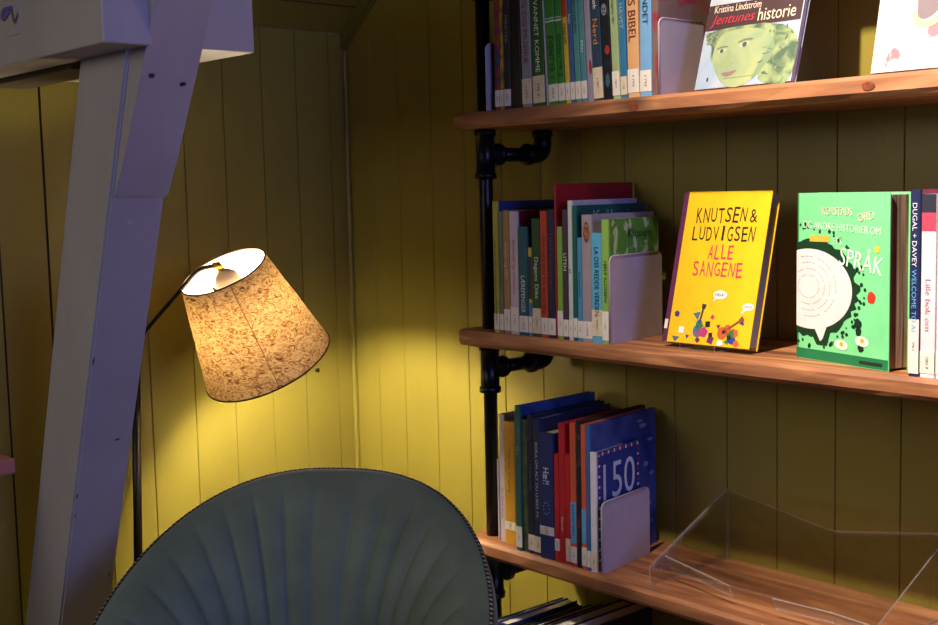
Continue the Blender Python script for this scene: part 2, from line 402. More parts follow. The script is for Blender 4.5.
# top row
TX = [0.7649, 0.7896, 0.8031, 0.8138, 0.8325, 0.8613, 0.8895, 0.9223, 0.9297, 0.9543, 0.9712, 0.9832, 0.9951, 1.0092, 1.0232, 1.0371, 1.0599, 1.0801, 1.0978, 1.1132, 1.139, 1.1644, 1.1769]
def X(t, i, j=None): return (t[i], t[(j or i)+1])
LG = 'books on the top shelf'
W_ = 'on the top shelf'
def le(d): return radians(d)
top = [
 dict(x=X(TX,1), h=.235, d=.18, s=P_MULTI, c=(60,40,60), label='thin orange and violet patterned book, first after the steel plate '+W_),
 dict(x=X(TX,2), h=.245, d=.18, s=P_YELMIX, c=(120,100,50), label='thin mottled yellow book '+W_+', second from the left end'),
 dict(x=X(TX,3), h=.24, d=.19, s=(34,34,52), label='navy-black book '+W_+' right of the thin yellow one', title='PIRATER', tcol=(150,140,130), th=.4, tpos=.6, tlen=.3),
 dict(x=X(TX,4), h=.25, d=.20, s=(12,12,20), label='thick black book with no sticker '+W_, sticker=None, lean=le(.6)),
 dict(x=X(TX,5), h=.24, d=.19, s=(150,146,158), label='pale grey book with red and green lettering '+W_, title='SANG OG MUSIKK', tcol=(120,50,66), th=.42, tpos=.62, tlen=.6, sticker=CREAM_LABEL, st_h=.045, lean=le(1.2)),
 dict(x=X(TX,6), h=.24, d=.19, s=(40,96,30), c=(30,60,30), label='green book with white vertical title and large cream sticker '+W_, title='LA VANNET KOMME', tcol=(235,235,225), th=.34, tpos=.56, tlen=.62, sticker=CREAM_LABEL, st_h=.048, lean=le(1.9)),
 dict(x=X(TX,7), h=.24, d=.17, s=(186,180,186), label='very thin pale grey book leaning between two green ones '+W_, sticker=None, lean=le(2.6)),
 dict(x=X(TX,8), h=.24, d=.19, s=(52,142,44), label='bright green book with white bands, left one of the matching pair '+W_, title='EVENTYR 1', tcol=(30,60,30), th=.5, tpos=.35, tlen=.3, lean=le(3.0), bands=((.60,.612,(220,225,215)),(.625,.631,(220,225,215)))),
 dict(x=X(TX,9), h=.24, d=.19, s=(48,134,42), label='bright green book with white bands, right one of the matching pair '+W_, title='EVENTYR 2', tcol=(30,60,30), th=.5, tpos=.35, tlen=.3, lean=le(3.0), bands=((.60,.612,(220,225,215)),(.625,.631,(220,225,215)))),
 dict(x=X(TX,10), h=.24, d=.18, s=(222,180,46), c=(190,60,34), label='thin book, red above and yellow below, '+W_, title='FABLER', tcol=(120,60,20), th=.5, tpos=.5, tlen=.28, bands=((.62,1,(186,44,30)),), lean=le(3.0)),
 dict(x=X(TX,11), h=.24, d=.18, s=(52,92,150), label='thin mid-blue book with white lettering '+W_, title='Sagn', tcol=(225,225,230), th=.6, tpos=.6, tlen=.14, lean=le(3.0)),
 dict(x=X(TX,12), h=.245, d=.19, s=(70,150,144), label='turquoise book beside the thin mid-blue one '+W_, title='REGNBUEN', tcol=(30,90,90), th=.45, tpos=.6, tlen=.4, lean=le(3.0)),
 dict(x=X(TX,13), h=.235, d=.19, s=(78,140,150), label='grey-blue book right of the turquoise one '+W_, title='Mitt', tcol=(225,228,230), th=.5, tpos=.4, tlen=.16, lean=le(3.0)),
 dict(x=X(TX,14), h=.25, d=.19, s=(154,142,164), c=(150,60,70), label='lilac-grey book without a sticker before the navy one '+W_, sticker=None, lean=le(3.0)),
 dict(x=X(TX,15), h=.24, d=.19, s=(30,62,86), label='dark blue book lettered in white and orange '+W_, title='Spøk', tcol=(230,228,225), th=.5, tpos=.70, tlen=.16, sticker=CREAM_LABEL, st_h=.052, st_z=.004, lean=le(3.0)),
 dict(x=X(TX,16), h=.25, d=.2, s=P_SKULL, c=(20,24,34), label='black book with a skull and red spot on its spine '+W_, sticker=None, lean=le(3.0)),
 dict(x=X(TX,17), h=.245, d=.18, s=(160,186,128), label='pale green book '+W_+' between black and blue books', title='Skogens dyr', tcol=(80,110,70), th=.4, tpos=.6, tlen=.4, st_h=.04, lean=le(2.8)),
 dict(x=X(TX,18), h=.245, d=.19, s=(36,118,170), c=(24,40,70), label='strong blue book left of the peach book '+W_, title='HAVET', tcol=(150,190,210), th=.5, tpos=.55, tlen=.3, sticker=CREAM_LABEL, lean=le(2.2)),
 dict(x=X(TX,19), h=.25, d=.2, s=(226,168,110), label='peach-orange bible for children with brown vertical title '+W_, title='BARNAS BIBEL', tcol=(120,54,30), th=.62, tpos=.64, tlen=.55, st_h=.038, st_z=.008, lean=le(1.2)),
 dict(x=X(TX,20), h=.245, d=.2, s=(112,170,222), c=(90,60,80), label='light blue book with dark title beside the peach one '+W_, title='FERIELANDET', tcol=(36,60,96), th=.42, tpos=.68, tlen=.42, st_h=.034, st_z=.008),
 dict(x=X(TX,21), h=.25, d=.23, s=P_COVRED, c=P_COVRED, label='large picture book with red figures behind the steel plate '+W_, sticker=None),
]
tb_ = row(Z1, top, LG)
# orange half of the white/orange spine title, skull and spots
def spine_mark(b, name, s, z, w, h, c):
    M = Matrix(((0, 1, 0, 0), (0, 0, -1, -.0007), (-1, 0, 0, z), (0, 0, 0, 1))); text(b, name, s, M, col(c), wmax=w, h=h, ext=.0002)
spine_mark(tb_[14], 'spine_title', 'Nerd', .116, .045, .011, (230, 140, 40))
def disc(parent, name, x, z, rx, rz_, c, y=-.0004, n=18, plane='spine', ang=0, wob=0, seed=0):
    """small printed shape; plane 'spine' = on the spine, 'cover' = on the +X board given x,z as distance from spine and height"""
    rnd = random.Random(seed); bm = bmesh.new(); vs = []
    for k in range(n):
        a = 2*pi*k/n; q = 1+wob*rnd.uniform(-1, 1); u = rx*cos(a)*q; v = rz_*sin(a)*q
        u, v = u*cos(ang)-v*sin(ang), u*sin(ang)+v*cos(ang)
        vs.append(bm.verts.new((x+u, y, z+v) if plane == 'spine' else (y, x+u, z+v)))
    bm.faces.new(vs); return obj(name, bm, M_(c), parent)
disc(tb_[15], 'printed_skull', 0, .150, .006, .010, (120, 130, 140), -.0006)
bm = bmesh.new()
for dx in (-.0022, .0022):
    vs = [bm.verts.new((dx+.0013*cos(a), -.0009, .151+.002*sin(a))) for a in [k*pi/4 for k in range(8)]]; bm.faces.new(vs)
for k in range(3): box(bm, -.003+.0022*k, -.0018+.0022*k, -.0009, -.0007, .1435, .146)
obj('skull_features', bm, col((16, 18, 26)), tb_[15])
disc(tb_[15], 'printed_spot', .003, .083, .005, .008, (170, 44, 30), -.0006, wob=.15)
disc(tb_[15], 'printed_spot', .001, .033, .005, .012, (50, 90, 110), -.0006, wob=.2, seed=3)
disc(tb_[13], 'printed_spot', .003, .058, .0028, .012, (170, 30, 50), -.0006)

# middle row
MX = [0.7746, 0.7899, 0.8023, 0.8201, 0.843, 0.8682, 0.8787, 0.9007, 0.9187, 0.9376, 0.9426, 0.9563, 0.9699, 0.9809, 0.9918, 1.0039, 1.0265, 1.0499, 1.0649]
MG = 'books on the middle shelf'; V_ = 'on the middle shelf'
mid = [
 dict(x=X(MX,0), h=.247, d=.2, s=(176,176,58), c=(34,62,124), label='yellow-green book with blue cover beside the pipe '+V_, title='DEN STORE SANGBOKA FOR BARN', tcol=(60,60,30), th=.4, tpos=.40, tlen=.6),
 dict(x=X(MX,1), h=.228, d=.19, s=(120,118,92), label='thin grey-olive book second from the pipe '+V_, title='MUSIKK I NATUREN', tcol=(70,70,60), th=.4, tpos=.55, tlen=.5),
 dict(x=X(MX,2), h=.230, d=.19, s=(170,132,78), label='tan book third from the pipe '+V_, title='Sanger og rim', tcol=(230,205,150), th=.5, tpos=.6, tlen=.5, st_h=.04),
 dict(x=X(MX,3), h=.228, d=.2, s=(206,190,196), c=(120,16,30), label='white book with pink lettering and dark red cover '+V_, title='Blekkulf og vennene', tcol=(190,80,110), th=.4, tpos=.55, tlen=.6, st_h=.045),
 dict(x=X(MX,4), h=.200, d=.17, s=(12,92,106), c=(24,32,60), label='teal book titled LÆREPENGER '+V_, title='LÆREPENGER', tcol=(220,225,220), th=.42, tpos=.38, tlen=.34),
 dict(x=X(MX,5), h=.162, d=.15, s=(206,180,60), c=(120,110,60), label='short thin yellow and blue book '+V_, sticker=LABEL, bands=((.0,.38,(70,130,190)),(.42,.9,(34,54,70)))),
 dict(x=X(MX,6), h=.215, d=.19, s=(28,82,38), label='dark green book with white lettering '+V_, title='Dagens Dikt', tcol=(220,225,215), th=.5, tpos=.50, tlen=.36, sticker=CREAM_LABEL, st_h=.046),
 dict(x=X(MX,7), h=.229, d=.19, s=(206,62,40), label='orange-red book with dark lettering '+V_, title='FRA HEIMEN TIL SKOLEN', tcol=(90,20,20), th=.4, tpos=.5, tlen=.6),
 dict(x=X(MX,8), h=.231, d=.19, s=(28,34,66), label='navy book with dark red title between red books '+V_, title='1001 Historier', tcol=(130,44,64), th=.5, tpos=.6, tlen=.55),
 dict(x=X(MX,9), h=.277, d=.228, s=(170,20,34), c=(160,16,30), label='tallest book, very thin and crimson, '+V_, sticker=None, rnd=.0008),
 dict(x=X(MX,10), h=.201, d=.17, s=(134,182,62), label='lime green short book right of the crimson one '+V_, st_h=.045),
 dict(x=X(MX,11), h=.231, d=.18, s=(66,54,66), label='grey-purple book '+V_+' titled in white near its top', title='LITEN', tcol=(225,220,225), th=.5, tpos=.60, tlen=.14),
 dict(x=X(MX,12), h=.247, d=.2, s=(208,212,204), c=(176,170,186), label='tall white-spined book with pale lilac cover '+V_, title='vi', tcol=(120,110,60), th=.6, tpos=.5, tlen=.06),
 dict(x=X(MX,13), h=.238, d=.215, s=(8,96,86), c=(10,78,80), label='dark teal-green book with swirling title on its cover '+V_, st_h=.034),
 dict(x=X(MX,14), h=.182, d=.15, s=(64,146,196), label='small sky-blue book right of the teal-green one '+V_, title='Barnas drøm', tcol=(30,70,110), th=.4, tpos=.55, tlen=.5),
 dict(x=X(MX,15), h=.222, d=.2, s=(160,146,152), c=(164,148,156), label='grey book with a small picture on its spine '+V_, sticker=LABEL),
 dict(x=X(MX,16), h=.191, d=.16, s=(78,174,214), c=(40,70,100), label='light blue book titled LA OSS REDDE VERDEN '+V_, title='LA OSS REDDE VERDEN', tcol=(20,40,60), th=.40, tpos=.56, tlen=.62, sticker=CREAM_LABEL, st_h=.046, st_z=.012),
 dict(x=X(MX,17), h=.214, d=.165, s=(132,186,70), c=P_HANDS, label='green book with white hand shapes behind the steel plate '+V_, title='HJELP KLOSSEN!', tcol=(24,50,24), th=.5, tpos=.50, tlen=.42, st_h=.05),
]
mb_ = row(Z2, mid, MG, rotmax=radians(8.5))
# picture patch on the grey book's spine
disc(mb_[15], 'spine_picture', 0, .192, .007, .018, splat('print_small_figure', (170, 110, 70), (90, 60, 50), 150, .5, .1), -.0005)
def cover_text(b, name, s, y, z, wmax, h, c, x, ang=0, shear=0):
    M = Matrix.Translation((x, y, z)) @ Matrix(((0, 0, 1, 0), (1, 0, 0, 0), (0, 1, 0, 0), (0, 0, 0, 1))) @ Matrix.Rotation(ang, 4, 'Z')
    return text(b, name, s, M, col(c), wmax=wmax, h=h, ext=.0003, shear=shear)
cover_text(mb_[13], 'cover_title', 'Kråkevisa', .12, .219, .15, .02, (130, 170, 165), .0056)
cover_text(mb_[17], 'cover_title', 'Klossen', .10, .188, .075, .014, (24, 50, 24), .0074)

# bottom row
LX = [0.7699, 0.777, 0.794, 0.8233, 0.8398, 0.8547, 0.8722, 0.8908, 0.926, 0.9388, 0.9541, 0.9667, 0.9816, 0.994, 1.0062, 1.016, 1.0304, 1.04]
BG = 'books on the shelf with the acrylic rest'; U_ = 'on the lower shelf'
low = [
 dict(x=(.7505,.7575), h=.16, d=.14, s=(170,158,170), label='short thin lilac-grey booklet next to the pipe '+U_, sticker=None, dy=.02),
 dict(x=(.758,.7755), h=.25, d=.18, s=(186,172,186), label='tall pale lilac book second from the pipe '+U_, dy=.02, sticker=None, title='En liten bok', tcol=(150,120,140), th=.4, tpos=.3, tlen=.3),
 dict(x=(.776,.8075), h=.239, d=.18, s=(206,150,34), label='mustard yellow book '+U_, title='Det var en gang', tcol=(120,80,20), th=.3, tpos=.6, tlen=.5, dy=.016, st_z=.028, st_h=.016),
 dict(x=X(LX,3), h=.276, d=.215, s=(40,100,92), c=P_BLUECOV, label='tall green-spined book with blue cover, tallest '+U_, st_h=.04, title='ALI', tcol=(120,170,160), th=.4, tpos=.7, tlen=.2),
 dict(x=X(LX,4), h=.252, d=.2, s=P_GREENSP, c=(30,30,40), label='dark green and brown patterned book '+U_, sticker=None, dy=.003),
 dict(x=X(LX,5), h=.262, d=.21, s=(22,30,62), label='dark navy book left of the lettered navy pair '+U_, title='Nattens sanger', tcol=(100,110,140), th=.36, tpos=.55, tlen=.5, dy=.002),
 dict(x=X(LX,6), h=.259, d=.21, s=(24,40,92), label='navy book lettered downward in white beside the Hæ?! book '+U_, title='BOKA OM ALT DU LURER PA', tcol=(190,200,220), th=.34, tpos=.55, tlen=.55, dy=.001),
 dict(x=X(LX,7), h=.236, d=.2, s=(22,42,108), label='broad royal navy book titled Hæ?! '+U_, title='Hæ?!', tcol=(225,230,240), th=.42, tpos=.66, tlen=.13, st_z=.045, st_h=.016, dy=-.002),
 dict(x=X(LX,8), h=.200, d=.18, s=(202,28,36), label='bright red thin book just right of the navy Hæ?! book '+U_, st_h=.022, st_z=.02),
 dict(x=X(LX,9), h=.258, d=.19, s=(196,24,40), label='tall crimson thin book, second of the red ones '+U_, title='Stjerner', tcol=(240,225,225), th=.4, tpos=.28, tlen=.15, sticker=None),
 dict(x=X(LX,10), h=.203, d=.18, s=(196,26,34), label='low red book right of the tall crimson one '+U_, sticker=CREAM_LABEL, st_h=.042),
 dict(x=X(LX,11), h=.262, d=.2, s=(222,82,44), label='orange book with light blue panel below '+U_, title='SANGER FRA HELE', tcol=(150,120,110), th=.4, tpos=.72, tlen=.42, bands=((.16,.45,(84,166,214)),(.0,.03,(190,30,40)))),
 dict(x=X(LX,12), h=.267, d=.21, s=P_DARKMIX, c=(40,30,30), label='dark book with red and green pattern between orange books '+U_, sticker=None),
 dict(x=X(LX,13), h=.262, d=.2, s=(214,86,54), label='thin orange-red book left of the big blue cover '+U_, bands=((.18,.42,(90,160,210)),), st_h=.034),
 dict(x=X(LX,14), h=.262, d=.222, s=(46,96,170), c=P_BLUEMAP, label='large blue picture-covered book standing behind the 150 book '+U_, sticker=LABEL),
 dict(x=X(LX,15), h=.216, d=.145, s=(214,208,214), c=(34,58,140), label='white-spined book with 150 on blue cover, last '+U_, sticker=CREAM_LABEL, st_h=.03),
]
lb_ = row(Z3, low, BG, rotmax=radians(9))
spine_mark(lb_[11], 'spine_title', 'BARNEVERS', .085, .06, .006, (40, 90, 150))
for k in range(9): 
    a = 2*pi*k/9; disc(lb_[7], 'printed_star', .007*cos(a), .095+.011*sin(a), .0011, .0013, (190, 200, 220), -.0006, 5)
# 150 cover: red-white border dashes, big numerals, words below
b150 = lb_[15]; hx = .0073
bm = bmesh.new(); bw = .006; W150, H150 = .135, .208
for side in range(4):
    n = 22 if side < 2 else 14
    for k in range(n):
        t = (k+.25)/n; t2 = (k+.72)/n
        if side == 0: q = [(.006, .006+t*H150), (.012, .006+t*H150), (.012, .006+t2*H150), (.006, .006+t2*H150)]
        elif side == 1: q = [(W150, .006+t*H150), (W150+.006, .006+t*H150), (W150+.006, .006+t2*H150), (W150, .006+t2*H150)]
        elif side == 2: q = [(.006+t*W150, .208), (.006+t2*W150, .208), (.006+t2*W150, .214), (.006+t*W150, .214)]
        else: q = [(.006+t*W150, .003), (.006+t2*W150, .003), (.006+t2*W150, .009), (.006+t*W150, .009)]
        vs = [bm.verts.new((hx, y, z)) for y, z in q]; bm.faces.new(vs).material_index = 0 if k % 2 else 1
obj('border_pattern', bm, [col((222, 214, 218)), col((190, 40, 50))], b150)
cover_text(b150, 'cover_title', '150', .074, .158, .105, .066, (205, 205, 215), hx)
cover_text(b150, 'cover_title', 'FRANSKE', .074, .112, .105, .013, (160, 170, 200), hx)
bbl = lb_[14]
for k, (y, z, rx, rz_) in enumerate([(.175, .235, .012, .004), (.20, .205, .010, .003), (.185, .16, .008, .005), (.205, .14, .008, .004), (.19, .105, .007, .004), (.172, .10, .008, .005), (.195, .082, .009, .004), (.165, .245, .01, .003)]):
    disc(bbl, 'printed_cloud', y, z, rx, rz_, (120, 136, 176), .0043, 14, 'cover', wob=.15, seed=k)
disc(bbl, 'printed_balloon', .158, .176, .006, .013, (150, 50, 54), .0043, 14, 'cover')
cover_text(bbl, 'cover_lettering', 'CANTARE', .188, .048, .04, .008, (130, 140, 180), .0042)

# books on the lowest plank (only their tops rise into view)
LL = 'books on the lowest plank'
base = [((.742,.757),.250,(176,168,160),(60,60,70),'pale grey-spined book leaning by the pipe on the lowest plank'),
 ((.758,.786),.252,(26,52,116),(30,56,120),'blue book second from the pipe on the lowest plank'),
 ((.787,.800),.246,(30,34,44),(20,22,28),'black-grey book right of the blue one on the lowest plank'),
 ((.801,.822),.238,(190,160,130),(20,20,26),'tan-spined book on the lowest plank'),
 ((.823,.850),.255,(22,92,110),(18,60,76),'teal book on the lowest plank'),
 ((.851,.880),.262,(16,16,22),(14,14,20),'thick black book right of the teal one on the lowest plank'),
 ((.881,.905),.268,(180,170,176),(24,22,34),'white-spined dark book on the lowest plank'),
 ((.906,.945),.285,(34,28,44),(34,28,46),'dark purple book on the lowest plank, in shadow under the shelf'),
 ((.946,.985),.290,(20,18,26),(22,20,28),'tall near-black book at the right of the lowest plank row')]
for (xx, h, s, c, lab) in base:
    book('picture_book', lab, xx[1]-xx[0]-.001, h, .2, s, c, ((xx[0]+xx[1])/2, YF+.004, Z4+.0003), group=LL, taper=.001)

# ------------------------------------------------------------------ steel bookends
def bookend(label, x, z, dp, h, rz, y=-.2365, dep_neg=.012):
    t = thing('bookend', label, 'bookend', (x, y, z+.0003), rz, 'grey steel bookends')
    bm = bmesh.new(); R = .012
    pts = [(0, 0), (dp, 0), (dp, h-R)]
    for k in range(1, 6): a = k/5*pi/2; pts.append((dp-R+R*cos(a), h-R+R*sin(a)))
    for k in range(0, 6): a = pi/2+k/5*pi/2; pts.append((R+R*cos(a), h-R+R*sin(a)))
    prism(bm, pts, 0, .0016, 'x'); obj('upright_plate', bm, GREY_PLATE, t)
    # rolled rim along the front and top edge
    bm = bmesh.new(); tube(bm, [(0.0008, p[0], p[1]) for p in [(0, .001)]+pts[:2:-1][::1]][:1]+[(0.0008, q[0], q[1]) for q in [(0, h-R)]+[(R+R*cos(pi-k/5*pi/2), h-R+R*sin(pi-k/5*pi/2)) for k in range(6)]+[(dp-R, h)]], .0016, 8); obj('rolled_rim', bm, GREY_PLATE, t, smooth=True)
    bm = bmesh.new(); box(bm, -dep_neg, 0, .02, dp-.02, -.0002, .0001); obj('base_plate', bm, GREY_PLATE, t)
    return t
bookend('grey steel bookend plate against the green hand-pattern book', 1.0672, Z2, .168, .151, radians(8.0))
bookend('grey steel bookend plate against the blue 150 book', 1.0420, Z3, .158, .128, radians(8.5))
bookend('grey steel bookend plate right of the top row of books', 1.179, Z1, .13, .123, radians(2))
t = bookend('narrow grey steel bookend plate at the left end of the top row', .787, Z1, .15, .123, radians(0), y=-.2365, dep_neg=.0)
t.rotation_euler = (0, 0, radians(8)); t.location.x = .774; t.location.y = -.243

# ------------------------------------------------------------------ face-out books
# yellow song book, leaning back on a small clear easel
def faceout(label, w_, h, th, spine, cover, loc, rz, lean_back, **kw):
    o = book('display_book', label, th, h, w_, spine, cover, (0, 0, 0), sticker=None, **kw)
    o.rotation_euler = (Matrix.Rotation(rz, 3, 'Z') @ Matrix.Rotation(-lean_back, 3, 'X') @ Matrix.Rotation(radians(-90), 3, 'Z')).to_euler()
    o.location = loc; return o
YB = (255, 196, 0)
kb = faceout('yellow song book titled KNUTSEN & LUDVIGSEN ALLE SANGENE, leaning back', .176, .257, .024, (96, 30, 76), YB, (1.150, -.186, Z2+.006), 0, radians(14.5), rnd=.003, pages=mat('grey_pages', (150, 140, 130), .8, .1, 300, stretch=(1, .02, .02)))
kx = .0122
bm = bmesh.new(); box(bm, kx-.0004, kx, .0, .010, .0005, .2565); obj('spine_wrap', bm, col((96, 30, 76)), kb)
bm = bmesh.new(); box(bm, kx-.0003, kx+.0002, .0, .0065, .022, .038); obj('spine_label', bm, LABEL, kb)
DK = (40, 26, 26); PK = (214, 50, 84)
def wonky(b, s, y, z, w, h, c, x, seed):
    """hand-drawn lettering: each letter a little different, strokes fattened by real geometry"""
    rnd = random.Random(seed); n = len(s); adv = w/n
    for k, ch in enumerate(s):
        if ch == ' ': continue
        M = Matrix.Translation((x, y-w/2+adv*(k+.5), z+rnd.uniform(-.04, .04)*h)) @ Matrix(((0, 0, 1, 0), (1, 0, 0, 0), (0, 1, 0, 0), (0, 0, 0, 1))) @ Matrix.Rotation(rnd.uniform(-.08, .08), 4, 'Z')
        ww = adv*(.30 if ch == 'I' else .76)
        text(b, 'cover_letter', ch, M, col(c), wmax=ww, h=h*rnd.uniform(.94, 1.06), ext=.0003)
wonky(kb, 'KNUTSEN', .083, .217, .104, .025, DK, kx, 1); wonky(kb, '&', .147, .215, .018, .023, DK, kx, 2)
wonky(kb, 'LUDVIGSEN', .092, .186, .128, .024, DK, kx, 3)
wonky(kb, 'ALLE', .093, .155, .052, .024, PK, kx, 4); wonky(kb, 'SANGENE', .091, .126, .102, .024, PK, kx, 5)
def shape(parent, name, pts, c, x):
    bm = bmesh.new(); bm.faces.new([bm.verts.new((x, y, z)) for y, z in pts]); return obj(name, bm, M_(c), parent)
# speech bubbles, instruments and coloured scraps (generic, no figures)
for k, (y, z, rx, rz_, tail) in enumerate([(.105, .084, .014, .0075, -1), (.163, .067, .011, .006, -1)]):
    disc(kb, 'speech_bubble', y, z, rx, rz_, (236, 232, 226), kx+.0003, 20, 'cover')
    shape(kb, 'speech_bubble', [(y-.008, z-.003), (y-.014, z-.013), (y-.003, z-.006)], (236, 232, 226), kx+.0002)
    cover_text(kb, 'bubble_text', ['HEIA!', 'HOI!'][k], y, z, rx*1.3, .0045, (120, 90, 90), kx+.0004)
def guitar(cy, cz, s, ang, body, neck):
    def R(p): return (cy+(p[0]*cos(ang)-p[1]*sin(ang))*s, cz+(p[0]*sin(ang)+p[1]*cos(ang))*s)
    disc(kb, 'printed_guitar', *R((0, 0)), .011*s, .012*s, body, kx+.0004, 18, 'cover')
    disc(kb, 'printed_guitar', *R((0, .014)), .008*s, .009*s, body, kx+.0004, 18, 'cover')
    disc(kb, 'printed_guitar', *R((0, .004)), .004*s, .004*s, (60, 30, 30), kx+.0005, 12, 'cover')
    shape(kb, 'printed_guitar', [R((-.002, .014)), R((.002, .014)), R((.002, .046)), R((-.002, .046))], neck, kx+.0005)
    shape(kb, 'printed_guitar', [R((-.004, .045)), R((.004, .045)), R((.005, .054)), R((-.005, .054))], neck, kx+.0006)
rnd = random.Random(11)
CC = [(196, 40, 120), (40, 60, 150), (60, 120, 60), (226, 90, 40), (110, 40, 90), (60, 110, 130), (240, 236, 226), (40, 30, 30)]
for k in range(26):     # loose confetti shapes along the foot of the cover
    y = rnd.uniform(.018, .160); z = rnd.uniform(.004, .050)*(1 if k % 3 else .7); r_c = rnd.uniform(.004, .010)
    n_c = rnd.choice((3, 4, 4, 5)); a0 = rnd.uniform(0, 6)
    shape(kb, 'printed_confetti', [(y+r_c*cos(a0+2*pi*q/n_c), max(.001, z+r_c*sin(a0+2*pi*q/n_c))) for q in range(n_c)], CC[k % 8], kx+.0002+.00002*k)
guitar(.070, .022, .85, -.15, (70, 120, 150), (40, 50, 70)); guitar(.120, .022, .85, -.95, (214, 90, 34), (150, 70, 30))

ACR = bpy.data.materials.new('clear_acrylic'); ACR.use_nodes = True
def acr(Mt, edge):
    N = Mt.node_tree.nodes; L = Mt.node_tree.links; N.clear(); o = N.new('ShaderNodeOutputMaterial')
    tr = N.new('ShaderNodeBsdfTransparent'); gl = N.new('ShaderNodeBsdfGlossy'); mx = N.new('ShaderNodeMixShader')
    noi = N.new('ShaderNodeTexNoise'); noi.inputs['Scale'].default_value = 9
    mr = N.new('ShaderNodeMapRange'); L.new(noi.outputs['Fac'], mr.inputs[0])
    if edge:
        mr.inputs['To Min'].default_value = .30; mr.inputs['To Max'].default_value = .5
        gl.inputs['Roughness'].default_value = .25
        df = N.new('ShaderNodeBsdfTranslucent'); df.inputs[0].default_value = (.8, .74, .7, 1)
        d2 = N.new('ShaderNodeBsdfDiffuse'); d2.inputs[0].default_value = (.85, .8, .76, 1)
        a = N.new('ShaderNodeMixShader'); L.new(df.outputs[0], a.inputs[1]); L.new(d2.outputs[0], a.inputs[2]); a.inputs[0].default_value = .6
        b = N.new('ShaderNodeMixShader'); L.new(a.outputs[0], b.inputs[1]); L.new(gl.outputs[0], b.inputs[2]); b.inputs[0].default_value = .3
        L.new(b.outputs[0], mx.inputs[2])
        L.new(mr.outputs[0], mx.inputs[0])
    else:
        tr.inputs[0].default_value = (.97, .97, .96, 1); gl.inputs['Roughness'].default_value = .03
        fr = N.new('ShaderNodeFresnel'); fr.inputs[0].default_value = 1.3
        mr.inputs['To Min'].default_value = .4; mr.inputs['To Max'].default_value = .6
        mu = N.new('ShaderNodeMath'); mu.operation = 'MULTIPLY'; L.new(fr.outputs[0], mu.inputs[0]); L.new(mr.outputs[0], mu.inputs[1])
        L.new(mu.outputs[0], mx.inputs[0]); L.new(gl.outputs[0], mx.inputs[2])
    L.new(tr.outputs[0], mx.inputs[1]); L.new(mx.outputs[0], o.inputs[0])
acr(ACR, False)
ACR_E = bpy.data.materials.new('clear_acrylic_edge'); ACR_E.use_nodes = True; acr(ACR_E, True)
def aprism(bm, pts, h0, h1, axis):
    fs = prism(bm, pts, h0, h1, axis, 1); fs[0].material_index = 0; fs[1].material_index = 0
# small easel under the yellow book
ez = thing('book_easel', 'small clear acrylic easel holding the yellow song book', 'book stand', (1.235, -.19, Z2+.0003))
bm = bmesh.new(); aprism(bm, [(-.035, -.022), (.035, -.022), (.035, .09), (-.035, .09)], 0, .002, 'z'); obj('base', bm, [ACR, ACR_E], ez)
bm = bmesh.new(); aprism(bm, [(-.035, .002), (.035, .002), (.035, .013), (-.035, .013)], -.024, -.022, 'y'); obj('front_lip', bm, [ACR, ACR_E], ez)
bm = bmesh.new(); aprism(bm, [(.0, .0), (.002, .0), (.052, .13), (.049, .13)], 0, .002, 'x'); bm2 = bm
obj('back_rest', bm, [ACR_E], ez, M=Matrix.Translation((-.0, .034, .002)))

# green book, standing turned slightly with its fore-edge showing
GB = (118, 226, 150)
sb = faceout('thick green book about language with white speech bubble on cover', .192, .253, .040, (50, 160, 84), GB, (1.400, -.152, Z2+.0004), radians(-15.3), 0, rnd=.004, pages=PAPER_SHADED)
sx = .0202
bm = bmesh.new(); box(bm, sx-.0004, sx, .001, .191, .0008, .016); obj('cover_band', bm, col((16, 128, 76)), sb)
bm = bmesh.new(); box(bm, sx-.0002, sx+.0002, .135, .180, .005, .010); obj('publisher_mark', bm, col((20, 50, 36)), sb)
# bubble with ragged dark fringe (clipped at the spine side of the cover)
def clipdisc(parent, name, y, z, ry, rz_, c, x, wob, seed, n=70, tail=True):
    rnd = random.Random(seed); pts = []
    for k in range(n):
        a = 2*pi*k/n; q = 1+wob*rnd.uniform(-1, 1)
        pts.append((max(.0015, y+ry*cos(a)*q), z+rz_*sin(a)*q))
    bm = bmesh.new(); cv = bm.verts.new((x, max(.0015, y), z)); vs = [bm.verts.new((x, p[0], p[1])) for p in pts]
    for k in range(n): bm.faces.new((cv, vs[k], vs[(k+1) % n]))
    return obj(name, bm, M_(c), parent)
clipdisc(sb, 'ink_fringe', .030, .111, .101, .074, (14, 60, 34), sx+.0001, .06, 2)
clipdisc(sb, 'bubble_print',   .030, .108, .090, .061, (240, 226, 228), sx+.0004, 0, 1)
shape(sb, 'ink_fringe', [(.026, .052), (.046, .024), (.068, .024), (.080, .058)], (14, 60, 34), sx+.0002)
shape(sb, 'bubble_print', [(.034, .060), (.054, .030), (.059, .034), (.072, .062)], (240, 226, 228), sx+.0005)
bm = bmesh.new()
for k, rr in enumerate((.022, .034, .046, .058)):
    n = 40
    for i in range(n):
        if (i*7+k*3) % 5 == 0: continue
        a, b = 2*pi*i/n, 2*pi*(i+.8)/n
        P = [(.028+rr*cos(a), .112+rr*.78*sin(a)), (.028+rr*cos(b), .112+rr*.78*sin(b)), (.028+(rr+.0016)*cos(b), .112+(rr+.0016)*.78*sin(b)), (.028+(rr+.0016)*cos(a), .112+(rr+.0016)*.78*sin(a))]
        if min(p[0] for p in P) < .003: continue
        bm.faces.new([bm.verts.new((sx+.0007, y, z)) for y, z in P])
obj('spiral_lettering', bm, col((206, 172, 182)), sb)
bm = bmesh.new(); rnd = random.Random(5)
